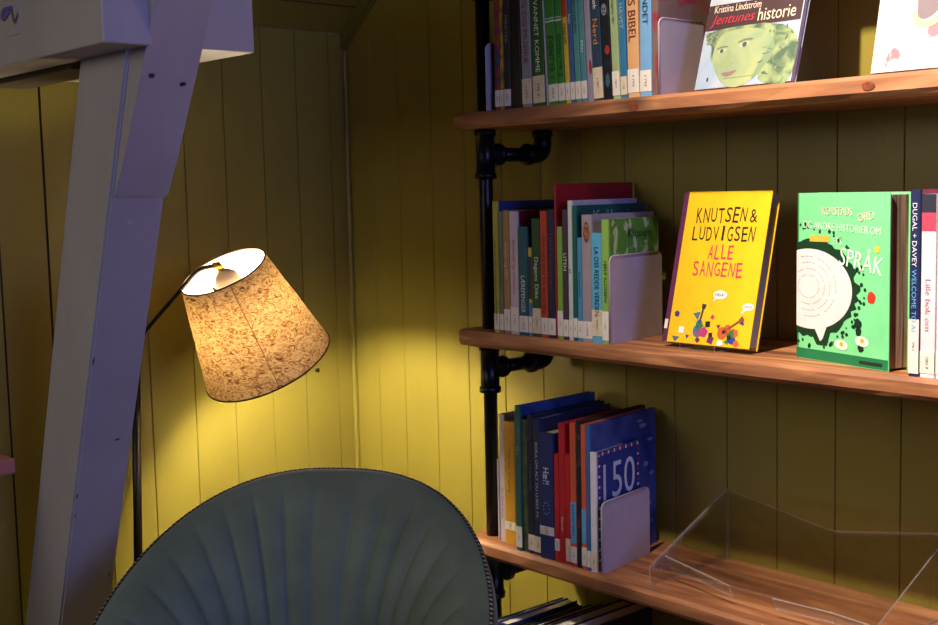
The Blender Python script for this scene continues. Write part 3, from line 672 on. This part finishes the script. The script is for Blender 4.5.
for k in range(70):
    a = rnd.uniform(-1.9, 1.75); y = .030+.108*cos(a)*rnd.uniform(.96, 1.10); z = .112+.086*sin(a)*rnd.uniform(.97, 1.10); rr = rnd.uniform(.0012, .0034)
    if y < .005: continue
    bm.faces.new([bm.verts.new((sx+.0003, y+rr*cos(q*pi/4), z+rr*sin(q*pi/4))) for q in range(8)])
obj('ink_dots', bm, col((14, 60, 34)), sb)
cover_text(sb, 'cover_lettering', 'KORSTADS', .088, .226, .062, .012, (232, 196, 186), sx+.0003, -.02)
cover_text(sb, 'cover_lettering', 'ORD', .146, .219, .032, .012, (232, 196, 186), sx+.0003, .15)
cover_text(sb, 'cover_lettering', 'OG ANDRE HISTORIER OM', .095, .202, .16, .011, (214, 250, 222), sx+.0003, -.05)
bm = bmesh.new(); box(bm, sx-.0002, sx+.0003, .030, .072, .180, .190); obj('title_bar', bm, col((214, 190, 60)), sb)
cover_text(sb, 'cover_lettering', 'ET &', .090, .182, .018, .010, (214, 250, 222), sx+.0004)
cover_text(sb, 'cover_title', 'SPRÅK', .138, .158, .086, .034, (226, 252, 232), sx+.0003, -.16)
for k, (y, z, r1, c) in enumerate([(.158, .103, .008, (206, 50, 34)), (.168, .172, .005, (224, 200, 60)), (.132, .063, .007, (16, 50, 34)), (.133, .052, .006, (16, 50, 34)), (.138, .028, .006, (16, 50, 34))]):
    disc(sb, 'printed_spot', y, z, r1, r1*1.1, c, sx+.0003, 16, 'cover', wob=.12, seed=k)
for y, z in ((.098, .029), (.140, .038)):
    disc(sb, 'fried_egg_print', y, z, .014, .0075, (236, 240, 226), sx+.0004, 20, 'cover', ang=-.1, wob=.06, seed=7)
    disc(sb, 'fried_egg_print', y+.001, z+.001, .004, .0034, (230, 180, 40), sx+.0006, 14, 'cover')

# portrait book on the top shelf
hb = faceout('portrait book titled Jentunes historie leaning back on the top shelf', .180, .235, .014, (196, 196, 196), (170, 178, 190), (1.229, -.203, Z1+.0035), 0, radians(17), rnd=.002)
hxx = .0072
bm = bmesh.new(); box(bm, hxx-.0003, hxx, .0015, .178, .097, .140); obj('title_band', bm, col((66, 40, 44)), hb)
HAIR = splat('print_curly_green_hair', (74, 96, 78), (142, 160, 112), 38, .5, .12)
SKIN = splat('print_pale_green_skin', (160, 168, 118), (128, 150, 116), 22, .5, .2)
def chaikin(p, n=2):
    for _ in range(n):
        q = []
        for i in range(len(p)):
            a, b = p[i], p[(i+1) % len(p)]; q += [(a[0]*.75+b[0]*.25, a[1]*.75+b[1]*.25), (a[0]*.25+b[0]*.75, a[1]*.25+b[1]*.75)]
        p = q
    return p
def cshape(b, name, pts, c, x, k=.82):
    if name in ('portrait_hair', 'portrait_face', 'portrait_nose', 'portrait_mouth', 'portrait_brow', 'gold_wreath', 'grey_panel', 'portrait_curl', 'portrait_shade'): pts = chaikin(pts)
    return shape(b, name, [(y, z*k) for y, z in pts], c, x)
BGB = splat('print_blue_grey_wash', (128, 156, 184), (168, 176, 188), 14, .5, .15)
bm = bmesh.new(); box(bm, hxx-.0003, hxx, .0015, .178, .001, .097); obj('portrait_background', bm, BGB, hb)
cshape(hb, 'portrait_hair', [(.000, .121), (.010, .095), (.022, .085), (.020, .060), (.032, .048), (.060, .06), (.120, .03), (.118, .006), (.150, -.004), (.182, -.002), (.182, .121)], HAIR, hxx+.0002)
cshape(hb, 'portrait_face', [(.030, .098), (.026, .078), (.026, .058), (.030, .044), (.040, .026), (.050, .010), (.066, -.002), (.090, -.002), (.112, .012), (.134, .042), (.140, .070), (.132, .096), (.110, .112), (.070, .116), (.040, .112)], SKIN, hxx+.0004)
cshape(hb, 'portrait_shade', [(.104, .004), (.128, .034), (.142, .066), (.136, .090), (.128, .070), (.116, .040)], (120, 146, 108), hxx+.0005)
rc = random.Random(4)
for k in range(40):
    y = rc.choice((rc.uniform(.008, .026), rc.uniform(.118, .168))); z = rc.uniform(.092, .114) if y < .1 else rc.uniform(.012, .11)
    aa = rc.uniform(0, 3); l_ = rc.uniform(.004, .009); w2 = .0011
    cshape(hb, 'portrait_curl', [(y-l_*cos(aa), z-l_*sin(aa)), (y-w2*sin(aa)*2, z+w2*cos(aa)*2.4), (y+l_*cos(aa), z+l_*sin(aa)*.6), (y+w2*sin(aa), z-w2*cos(aa))], [(98, 116, 96), (134, 150, 114), (86, 104, 90)][k % 3], hxx+.0006+.00001*k)
DG = (70, 84, 76)
for (cy, cz, s) in ((.042, .074, .8), (.084, .082, 1.0)):
    disc(hb, 'portrait_eye', cy, cz*.82, .010*s, .0045*s, (160, 178, 150), hxx+.0006, 16, 'cover', ang=.12)
    disc(hb, 'portrait_eye', cy, cz*.82, .0042*s, .0042*s, DG, hxx+.0008, 12, 'cover')
    cshape(hb, 'portrait_brow', [(cy-.014*s, cz+.006*s), (cy-.002*s, cz+.0125*s), (cy+.016*s, cz+.011*s), (cy+.012*s, cz+.0075*s), (cy, cz+.009*s), (cy-.012*s, cz+.004*s)], (104, 118, 84), hxx+.0007)
cshape(hb, 'portrait_nose', [(.058, .082), (.050, .056), (.044, .046), (.050, .040), (.064, .041), (.070, .049), (.063, .050), (.058, .058)], (140, 156, 104), hxx+.0006)
cshape(hb, 'portrait_mouth', [(.046, .027), (.056, .031), (.062, .029), (.080, .034), (.070, .023), (.058, .020)], (138, 104, 104), hxx+.0006)
cshape(hb, 'portrait_chin_line', [(.056, .0165), (.110, .018), (.110, .0185), (.056, .0172)], (90, 96, 100), hxx+.0007)
bm = bmesh.new(); box(bm, hxx, hxx+.0004, .022, .025, .012, .018); obj('publisher_mark', bm, col((50, 50, 60)), hb)
cover_text(hb, 'cover_author', 'Kristina Lindström', .058, .132, .088, .012, (226, 206, 180), hxx+.0003)
cover_text(hb, 'cover_title', 'Jentunes', .052, .112, .084, .021, (196, 40, 60), hxx+.0003, shear=.3)
cover_text(hb, 'cover_title', 'historie', .134, .114, .068, .021, (232, 206, 170), hxx+.0003)

# white book at the top right
P_PINK = splat('print_pink_sketches', (214, 202, 204), (176, 110, 120), 34, .62, .03, stretch=(1, 1, .8))
wb = faceout('white book with pink sketches and grey panel at the top right', .19, .245, .016, (214, 206, 206), P_PINK, (1.540, -.203, Z1+.0035), 0, radians(13), rnd=.002)
wx = .0082
cshape(wb, 'grey_panel', [(.058, .078), (.070, .068), (.086, .074), (.10, .092), (.17, .095), (.17, .20), (.060, .20)], (116, 100, 108), wx, 1)
cshape(wb, 'gold_wreath', [(.052, .082), (.058, .064), (.072, .056), (.090, .060), (.104, .074), (.098, .080), (.086, .070), (.072, .066), (.062, .074), (.060, .086)], (206, 180, 130), wx+.0003, 1)
cover_text(wb, 'cover_title', 'BALLADEN OM', .098, .126, .054, .008, (214, 190, 160), wx+.0004)
cover_text(wb, 'cover_title', 'NORGES BARN', .100, .113, .056, .008, (214, 190, 160), wx+.0004)
disc(wb, 'printed_figure', .118, .090, .016, .020, (232, 214, 212), wx+.0004, 18, 'cover', wob=.1)
disc(wb, 'printed_figure', .030, .050, .012, .020, (226, 186, 190), wx+.0002, 14, 'cover', wob=.2, seed=2)
disc(wb, 'printed_figure', .034, .135, .012, .014, (204, 160, 170), wx+.0002, 12, 'cover', wob=.25, seed=5)

# spines at the right end of the middle shelf
RG = 'spine-out books at the right end of the middle shelf'
rb = [
 dict(x=(1.6165,1.6330), h=.256, d=.19, s=(22,34,84), c=(190,60,90), label='navy book titled WELCOME TO AI right of the green book', title='DUGAL + DAVEY', tcol=(225,225,235), th=.42, tpos=.76, tlen=.34, st_h=.075, st_z=.004),
 dict(x=(1.6335,1.6560), h=.250, d=.18, s=(232,216,220), label='white book with pink top band right of the navy one', title='Lille bok om', tcol=(206,150,160), th=.35, tpos=.4, tlen=.4, bands=((.80,.90,(206,60,90)),(.90,1,(40,40,60)))),
 dict(x=(1.6565,1.6830), h=.246, d=.18, s=(232,222,226), label='white book with violet lettering at the right edge of frame', title='FOR TRAVET', tcol=(120,80,140), th=.4, tpos=.45, tlen=.5, bands=((.86,.94,(206,80,60)),)),
]
rr_ = row(Z2, rb, RG)
spine_mark(rr_[0], 'spine_title', 'WELCOME TO AI', .105, .085, .0065, (90, 170, 220))
bookend('thin pale steel bookend at the right end of the middle shelf', 1.690, Z2, .15, .12, 0)

# ------------------------------------------------------------------ acrylic open-book rest on the lower shelf
ar = thing('acrylic_book_rest', 'clear acrylic open-book rest with V-shaped top edge on lower shelf', 'book stand', (1.35, -.12, Z3+.0003))
A = Matrix.Translation((-1.35, .12, -(Z3)))
xa, xb = 1.14, 1.565; y0, z0, y1, z1 = -.225, .586, -.006, .683
for x in (xa, xb-.003):
    bm = bmesh.new(); aprism(bm, [(-.223, .5550), (y0, z0), (y1, z1), (-.006, .5550)], x, x+.003, 'x'); obj('side_panel', bm, [ACR, ACR_E], ar, M=A)
sl = Vector((0, y1-y0, z1-z0)); Ls = sl.length; sl.normalize(); nn = Vector((0, -sl.z, sl.y))
def slope_poly(pts, th=.003, off=0):
    bm = bmesh.new(); a = []; b = []
    for x, s in pts:
        p = Vector((x, y0, z0))+sl*s; a.append(bm.verts.new(p+nn*off)); b.append(bm.verts.new(p+nn*(off+th)))
    bm.faces.new(a); bm.faces.new(b[::-1]); n = len(pts)
    for i in range(n): bm.faces.new((a[i], a[(i+1) % n], b[(i+1) % n], b[i])).material_index = 1
    return bm
obj('sloping_panel', slope_poly([(xa, 0), (xa, Ls), (1.372, Ls*.80), (1.392, Ls*.79), (xb, Ls), (xb, 0), (xb-.02, 0), (xb-.045, .0), (1.49, .008), (1.30, .008), (xa+.02, 0)]), [ACR, ACR_E], ar, M=A)
def ledge(x0_, s0, x1_, s1, hgt=.014):
    bm = bmesh.new(); P0 = Vector((x0_, y0, z0))+sl*s0; P1 = Vector((x1_, y0, z0))+sl*s1; d = (P1-P0).normalized(); q = d.cross(nn)*.003
    vs = [P0, P1, P1+q, P0+q]; a = [bm.verts.new(v-nn*hgt) for v in vs]; b = [bm.verts.new(v+nn*.001) for v in vs]
    bm.faces.new(a).material_index = 1; bm.faces.new(b[::-1]).material_index = 1
    for i in range(4): bm.faces.new((a[i], a[(i+1) % 4], b[(i+1) % 4], b[i])).material_index = 1 if i in (1, 3) else 0
    obj('book_ledge', bm, [ACR, ACR_E], ar, M=A)
ledge(1.149, .038, 1.302, .010, .022); ledge(1.385, .008, 1.49, .012, .02); ledge(1.49, .012, 1.552, .008, .02)

# ------------------------------------------------------------------ floor lamp
lt = thing('floor_lamp', 'bent-neck dark floor lamp with glowing marbled parchment shade behind post', 'lamp', (.095, -.632, 0))
LM = Matrix.Translation((-.095, .632, 0))
bm = bmesh.new(); tube(bm, [(.125, -.652, .0), (.125, -.652, .012), (.125, -.652, .02), (.125, -.652, .03)], [.112, .112, .105, .02], 40); obj('lamp_base', bm, LAMP_METAL, lt, M=LM)
bm = bmesh.new(); tube(bm, [(.056, -.652, .02), (.084, -.629, .920)], .0092, 16); obj('pole', bm, LAMP_METAL, lt, smooth=True, M=LM)
CAMP = Vector((2.4746, -1.8, 1.2374)); SZ = 1.08
def SS(p): return CAMP+(Vector(p)-CAMP)*SZ      # the head group's measured layout at its distance
ax = Vector((.057, -.464, .884)).normalized(); mid_ = SS((.482, -.599, 1.007)); HL = .205*SZ
topc = mid_+ax*HL/2; botc = mid_-ax*HL/2
arm = bend([(.084, -.629, .905), (.086, -.629, .925)]+[tuple(SS(p)) for p in ((.334, -.724, .989), (.442, -.711, 1.064), (.474, -.690, 1.104), (.500, -.664, 1.110))], .022, 6)
bm = bmesh.new(); tube(bm, arm, .0045, 12); obj('arm', bm, LAMP_METAL, lt, smooth=True, M=LM)
bm = bmesh.new(); tube(bm, [(.084, -.629, .900), (.084, -.629, .930)], .012, 14); obj('pole_joint', bm, LAMP_METAL, lt, smooth=True, M=LM)
# shade material: mottled parchment that lets the bulb through
SH = bpy.data.materials.new('marbled_parchment'); SH.use_nodes = True; N = SH.node_tree.nodes; L = SH.node_tree.links; N.clear()
o_ = N.new('ShaderNodeOutputMaterial'); tc = N.new('ShaderNodeTexCoord'); mp = N.new('ShaderNodeMapping'); mp.inputs['Scale'].default_value = (1, 1, 1.9)
L.new(tc.outputs['Object'], mp.inputs[0])
n1 = N.new('ShaderNodeTexNoise'); n1.inputs['Scale'].default_value = 58; n1.inputs['Detail'].default_value = 7; n1.inputs['Roughness'].default_value = .66; n1.inputs['Distortion'].default_value = 2.2
L.new(mp.outputs[0], n1.inputs['Vector'])
c1 = N.new('ShaderNodeValToRGB'); e = c1.color_ramp.elements
e[0].position = .36; e[0].color = (*lin((104, 60, 32)), 1); e[1].position = .56; e[1].color = (*lin((240, 204, 140)), 1)
q = e.new(.45); q.color = (*lin((196, 144, 84)), 1)
L.new(n1.outputs['Fac'], c1.inputs[0])
dif = N.new('ShaderNodeBsdfDiffuse'); trl = N.new('ShaderNodeBsdfTranslucent'); mx = N.new('ShaderNodeMixShader'); mx.inputs[0].default_value = .22

geo = N.new('ShaderNodeNewGeometry'); mi_ = N.new('ShaderNodeMix'); mi_.data_type = 'RGBA'; mi_.inputs[7].default_value = (.62, .58, .50, 1)
L.new(geo.outputs['Backfacing'], mi_.inputs[0]); L.new(c1.outputs[0], mi_.inputs[6]); L.new(mi_.outputs[2], dif.inputs[0])
dk = N.new('ShaderNodeMix'); dk.data_type = 'RGBA'; dk.blend_type = 'MULTIPLY'; dk.inputs[0].default_value = 1; dk.inputs[7].default_value = (.092, .082, .068, 1)
L.new(c1.outputs[0], dk.inputs[6]); L.new(dk.outputs[2], trl.inputs[0]); L.new(dif.outputs[0], mx.inputs[1]); L.new(trl.outputs[0], mx.inputs[2])
bp = N.new('ShaderNodeBump'); bp.inputs['Strength'].default_value = .6; bp.inputs['Distance'].default_value = .004; L.new(n1.outputs['Fac'], bp.inputs['Height'])
L.new(bp.outputs[0], dif.inputs['Normal']); L.new(mx.outputs[0], o_.inputs[0])
LIN = mat('white_shade_lining', (236, 228, 210), .8, .04, 40)
qz = ax.to_track_quat('Z', 'Y').to_matrix().to_4x4()
SM = Matrix.Translation(botc - Vector((.095, -.632, 0))) @ qz
rb_, rt_ = .136, .0895
bm = bmesh.new(); seg = 72; rows = 14; rnd = random.Random(3); rg = []
for j in range(rows+1):
    t = j/rows; rad = rb_+(rt_-rb_)*t
    rg.append([bm.verts.new(((rad+.0012*sin(5*a_+j*1.3)*sin(pi*t)+rnd.uniform(-.0006, .0006)*sin(pi*t))*cos(a_), (rad+rnd.uniform(-.0006, .0006)*sin(pi*t))*sin(a_), HL*t)) for a_ in [2*pi*k/seg for k in range(seg)]])
for j in range(rows):
    for k in range(seg): bm.faces.new((rg[j][k], rg[j][(k+1) % seg], rg[j+1][(k+1) % seg], rg[j+1][k]))
obj('lamp_shade', bm, SH, lt, smooth=True, M=SM)
for (rad, zz) in ((rb_, 0), (rt_, HL)):
    bm = bmesh.new(); path = [(rad*cos(2*pi*k/60), rad*sin(2*pi*k/60), zz) for k in range(61)]
    tube(bm, path, .0018, 8, cap=False); obj('shade_rim', bm, mat('brown_binding_tape', (70, 42, 34), .7), lt, smooth=True, M=SM)
# seam where the parchment overlaps
import mathutils
_v = qz.inverted() @ Vector((2.4746-.48, -1.8+.6, .22)); sa = math.atan2(_v.y, _v.x)
bm = bmesh.new(); vs = []
for t, rad in ((0, rb_+.0012), (1, rt_+.0012)):
    for d in (-.0009/rad, .0009/rad): vs.append(bm.verts.new((rad*cos(sa+d), rad*sin(sa+d), HL*t)))
bm.faces.new((vs[0], vs[1], vs[3], vs[2])); obj('shade_seam', bm, mat('seam_thread', (140, 88, 44), .8), lt, M=SM)
# holder, spider, switch, bulb
HOLD = mat('grey_brown_lampholder', (150, 128, 108), .4, .1, 30)
bm = bmesh.new(); tube(bm, [(0, 0, HL+.004), (0, 0, HL-.002), (0, 0, HL-.010), (0, 0, HL-.024), (0, 0, HL-.039), (0, 0, HL-.040), (0, 0, HL-.066)], [.006, .015, .023, .027, .029, .034, .034], 28); obj('bulb_holder', bm, HOLD, lt, smooth=True, M=SM)
hp = SM @ Vector((0, 0, HL+.003)) + Vector((.095, -.632, 0))
bm = bmesh.new(); tube(bm, [tuple(SS((.494, -.670, 1.109))), tuple(SS((.500, -.664, 1.110))), tuple(hp)], [.007, .0075, .0055], 12); obj('brass_joint', bm, BRASS, lt, smooth=True, M=LM)
bm = bmesh.new(); tube(bm, [(-.028, -.008, HL-.045), (-.042, -.010, HL-.040), (-.046, -.011, HL-.034)], [.005, .004, .003], 8); obj('switch', bm, LAMP_METAL, lt, M=SM)
for k in range(3):
    a_ = 2*pi*k/3+.6; bm = bmesh.new(); tube(bm, [(.03*cos(a_), .03*sin(a_), HL-.056), (.088*cos(a_), .088*sin(a_), HL-.008)], .0012, 6); obj('shade_support', bm, LAMP_METAL, lt, M=SM)
BU = bpy.data.materials.new('lit_bulb'); BU.use_nodes = True; N = BU.node_tree.nodes; b_ = N['Principled BSDF']
b_.inputs['Base Color'].default_value = (1, .9, .7, 1); b_.inputs['Emission Color'].default_value = (1, .83, .56, 1); b_.inputs['Emission Strength'].default_value = 1080
bm = bmesh.new(); tube(bm, [(0, 0, HL-.066), (0, 0, HL-.075), (0, 0, HL-.088), (0, 0, HL-.105), (0, 0, HL-.120), (0, 0, HL-.130), (0, 0, HL-.134)], [.013, .014, .022, .029, .026, .016, .004], 24)
obj('bulb', bm, BU, lt, smooth=True, M=SM)

# ------------------------------------------------------------------ tub armchair
VEL = mat('teal_grey_velvet', (108, 122, 100), .6, .16, 9, .15, 500, sheen=.5)
cx, cy, ph, H_, kk, qq = .899, -.820, -.954, .738, .462, 2.188
ch = thing('tub_armchair', 'teal-grey velvet tub armchair with channelled back and nailhead rim', 'armchair', (cx, cy, 0), ph-pi/2)
# local frame: +Y = opening direction, X = side
def rim(t):
    s_, c_ = sin(t), cos(t)
    lu = .318*math.copysign(abs(s_)**.86, s_); lv = -.33*c_
    fw = abs(t)-pi/2
    if fw > 0: lu = .318*math.copysign(1, t)*(1-.15*fw); lv = .30*fw
    return Vector((-lu, lv, H_-kk*abs(sin(t/2))**qq))
TM = 2.15; NT = 340; NV = 26; NC = 23
bm = bmesh.new(); inner = []; outer = []
def side(t):
    p = rim(t); d = Vector((p.x, p.y, 0)); q = rim(t+.001); tg = (q-rim(t-.001)); n_ = Vector((tg.y, -tg.x, 0)).normalized()
    if n_.dot(d) < 0: n_ = -n_
    return p, n_
for i in range(NT+1):
    t = -TM+2*TM*i/NT; p, n_ = side(t)
    ri = []
    zb = .40
    for j in range(NV+1):
        v = j/NV      # 0 at rim, 1 at seat
        z = p.z+(zb-p.z)*v
        # lower ring is narrower: the channels fan out from low in the back
        pl_ = rim(t*.70); low_ = Vector((pl_.x*.74, pl_.y*.70+.02, 0)); hi = Vector((p.x, p.y, 0)) - n_*.012
        sm = v**.9; base_ = hi.lerp(low_, sm)
        fl = abs(sin(pi*(i/NT)*NC)); fade = min(1, v*7)*(1-.35*v)
        off = .011*(fl**.4)*fade
        bulge = .028*sin(pi*min(1, v*1.05))
        pos = base_ - n_*(off+bulge); ri.append(bm.verts.new((pos.x, pos.y, z-(.006 if j == 0 else 0))))
    inner.append(ri)
    ro = []
    for (dn, dz) in ((-.004, .004), (.008, .006), (.018, .0), (.022, -.014)):
        pos = Vector((p.x, p.y, 0))+n_*dn; ro.append(bm.verts.new((pos.x, pos.y, p.z+dz)))
    for j in range(1, 11):
        v = j/10; z = p.z-.014+(.20-p.z)*v; pos = Vector((p.x, p.y, 0))*(1-.22*v**1.5)+n_*.022; ro.append(bm.verts.new((pos.x, pos.y, z)))
    outer.append(ro)
for i in range(NT):
    for L_ in (inner, outer):
        for j in range(len(L_[0])-1):
            bm.faces.new((L_[i][j], L_[i+1][j], L_[i+1][j+1], L_[i][j+1]))
    bm.faces.new((inner[i][0], inner[i+1][0], outer[i+1][0], outer[i][0]))
for e_ in (0, NT):
    loop = inner[e_]+outer[e_][::-1]
    bm.faces.new(loop if e_ else loop[::-1])
obj('back_shell', bm, VEL, ch, smooth=True)
# nailhead strip following the rim
NAIL = mat('antique_nailhead', (206, 196, 166), .3, .2, 60, metal=.7)
bm = bmesh.new(); cum = 0; last = None; t = -TM+.02
STR = bmesh.new(); prev = None
while t < TM-.02:
    p, n_ = side(t)
    c0 = Vector((p.x, p.y, p.z))+n_*.012+Vector((0, 0, .0062))
    if last is None or (c0-last).length > .0085:
        last = c0; up = (n_*.4+Vector((0, 0, .9))).normalized(); a1 = up.orthogonal().normalized(); b1 = up.cross(a1)
        r0 = [bm.verts.new(c0+(a1*cos(q*pi/4)+b1*sin(q*pi/4))*.0033) for q in range(8)]
        r1 = [bm.verts.new(c0+(a1*cos(q*pi/4)+b1*sin(q*pi/4))*.0021+up*.0016) for q in range(8)]
        tp = bm.verts.new(c0+up*.0022)
        for q in range(8):
            bm.faces.new((r0[q], r0[(q+1) % 8], r1[(q+1) % 8], r1[q])); bm.faces.new((r1[q], r1[(q+1) % 8], tp))
    t += .002
obj('nailhead_trim', bm, NAIL, ch, smooth=True)
bm = bmesh.new(); pth = []
k = 0
while k <= 160:
    p, n_ = side(-TM+2*TM*k/160); pth.append(Vector((p.x, p.y, p.z))+n_*.012+Vector((0, 0, .0035))); k += 1
tube(bm, pth, .0036, 6); obj('piping', bm, mat('dark_piping', (30, 38, 40), .7), ch, smooth=True)
# seat, rail and legs
bm = bmesh.new(); pts = []
for k in range(40):
    a_ = 2*pi*k/40; r0 = 1
    x = .245*math.copysign(abs(cos(a_))**.75, cos(a_)); y = .25*math.copysign(abs(sin(a_))**.75, sin(a_))+.06; pts.append((x, y))
prism(bm, pts, .27, .43, 'z'); bmesh.ops.bevel(bm, geom=[e for e in bm.edges if abs(e.verts[0].co.z-e.verts[1].co.z) < .001], offset=.03, segments=4, affect='EDGES')
obj('seat_cushion', bm, VEL, ch, smooth=True)
for sx_, sy_ in ((-1, -1), (1, -1), (-1, 1), (1, 1)):
    bm = bmesh.new(); tube(bm, [(.17*sx_, .17*sy_+.04, .275), (.215*sx_, .215*sy_+.05, 0)], [.018, .011], 16); obj('leg', bm, mat('black_wood', (24, 20, 18), .4), ch, smooth=True)

# ------------------------------------------------------------------ board end at the far left
st = thing('wall_shelf', 'pinkish wooden shelf end at the left picture edge beyond the post', 'shelf', (0, -1.2, .724))
bm = bmesh.new(); box(bm, 00.001, .205, -.35, .258, 0, .03, bev=.004); obj('board', bm, mat('pink_lit_wood', (196, 120, 104), .4, .15, 30, stretch=(1, .2, 1)), st)  # pinkish light on the wood is put into its base colour
for y in (-.30, .10):
    bm = bmesh.new(); prism(bm, [(.001, -.0005), (.12, -.0005), (.001, -.12)], y, y+.02, 'y'); obj('bracket', bm, YEL_D, st)
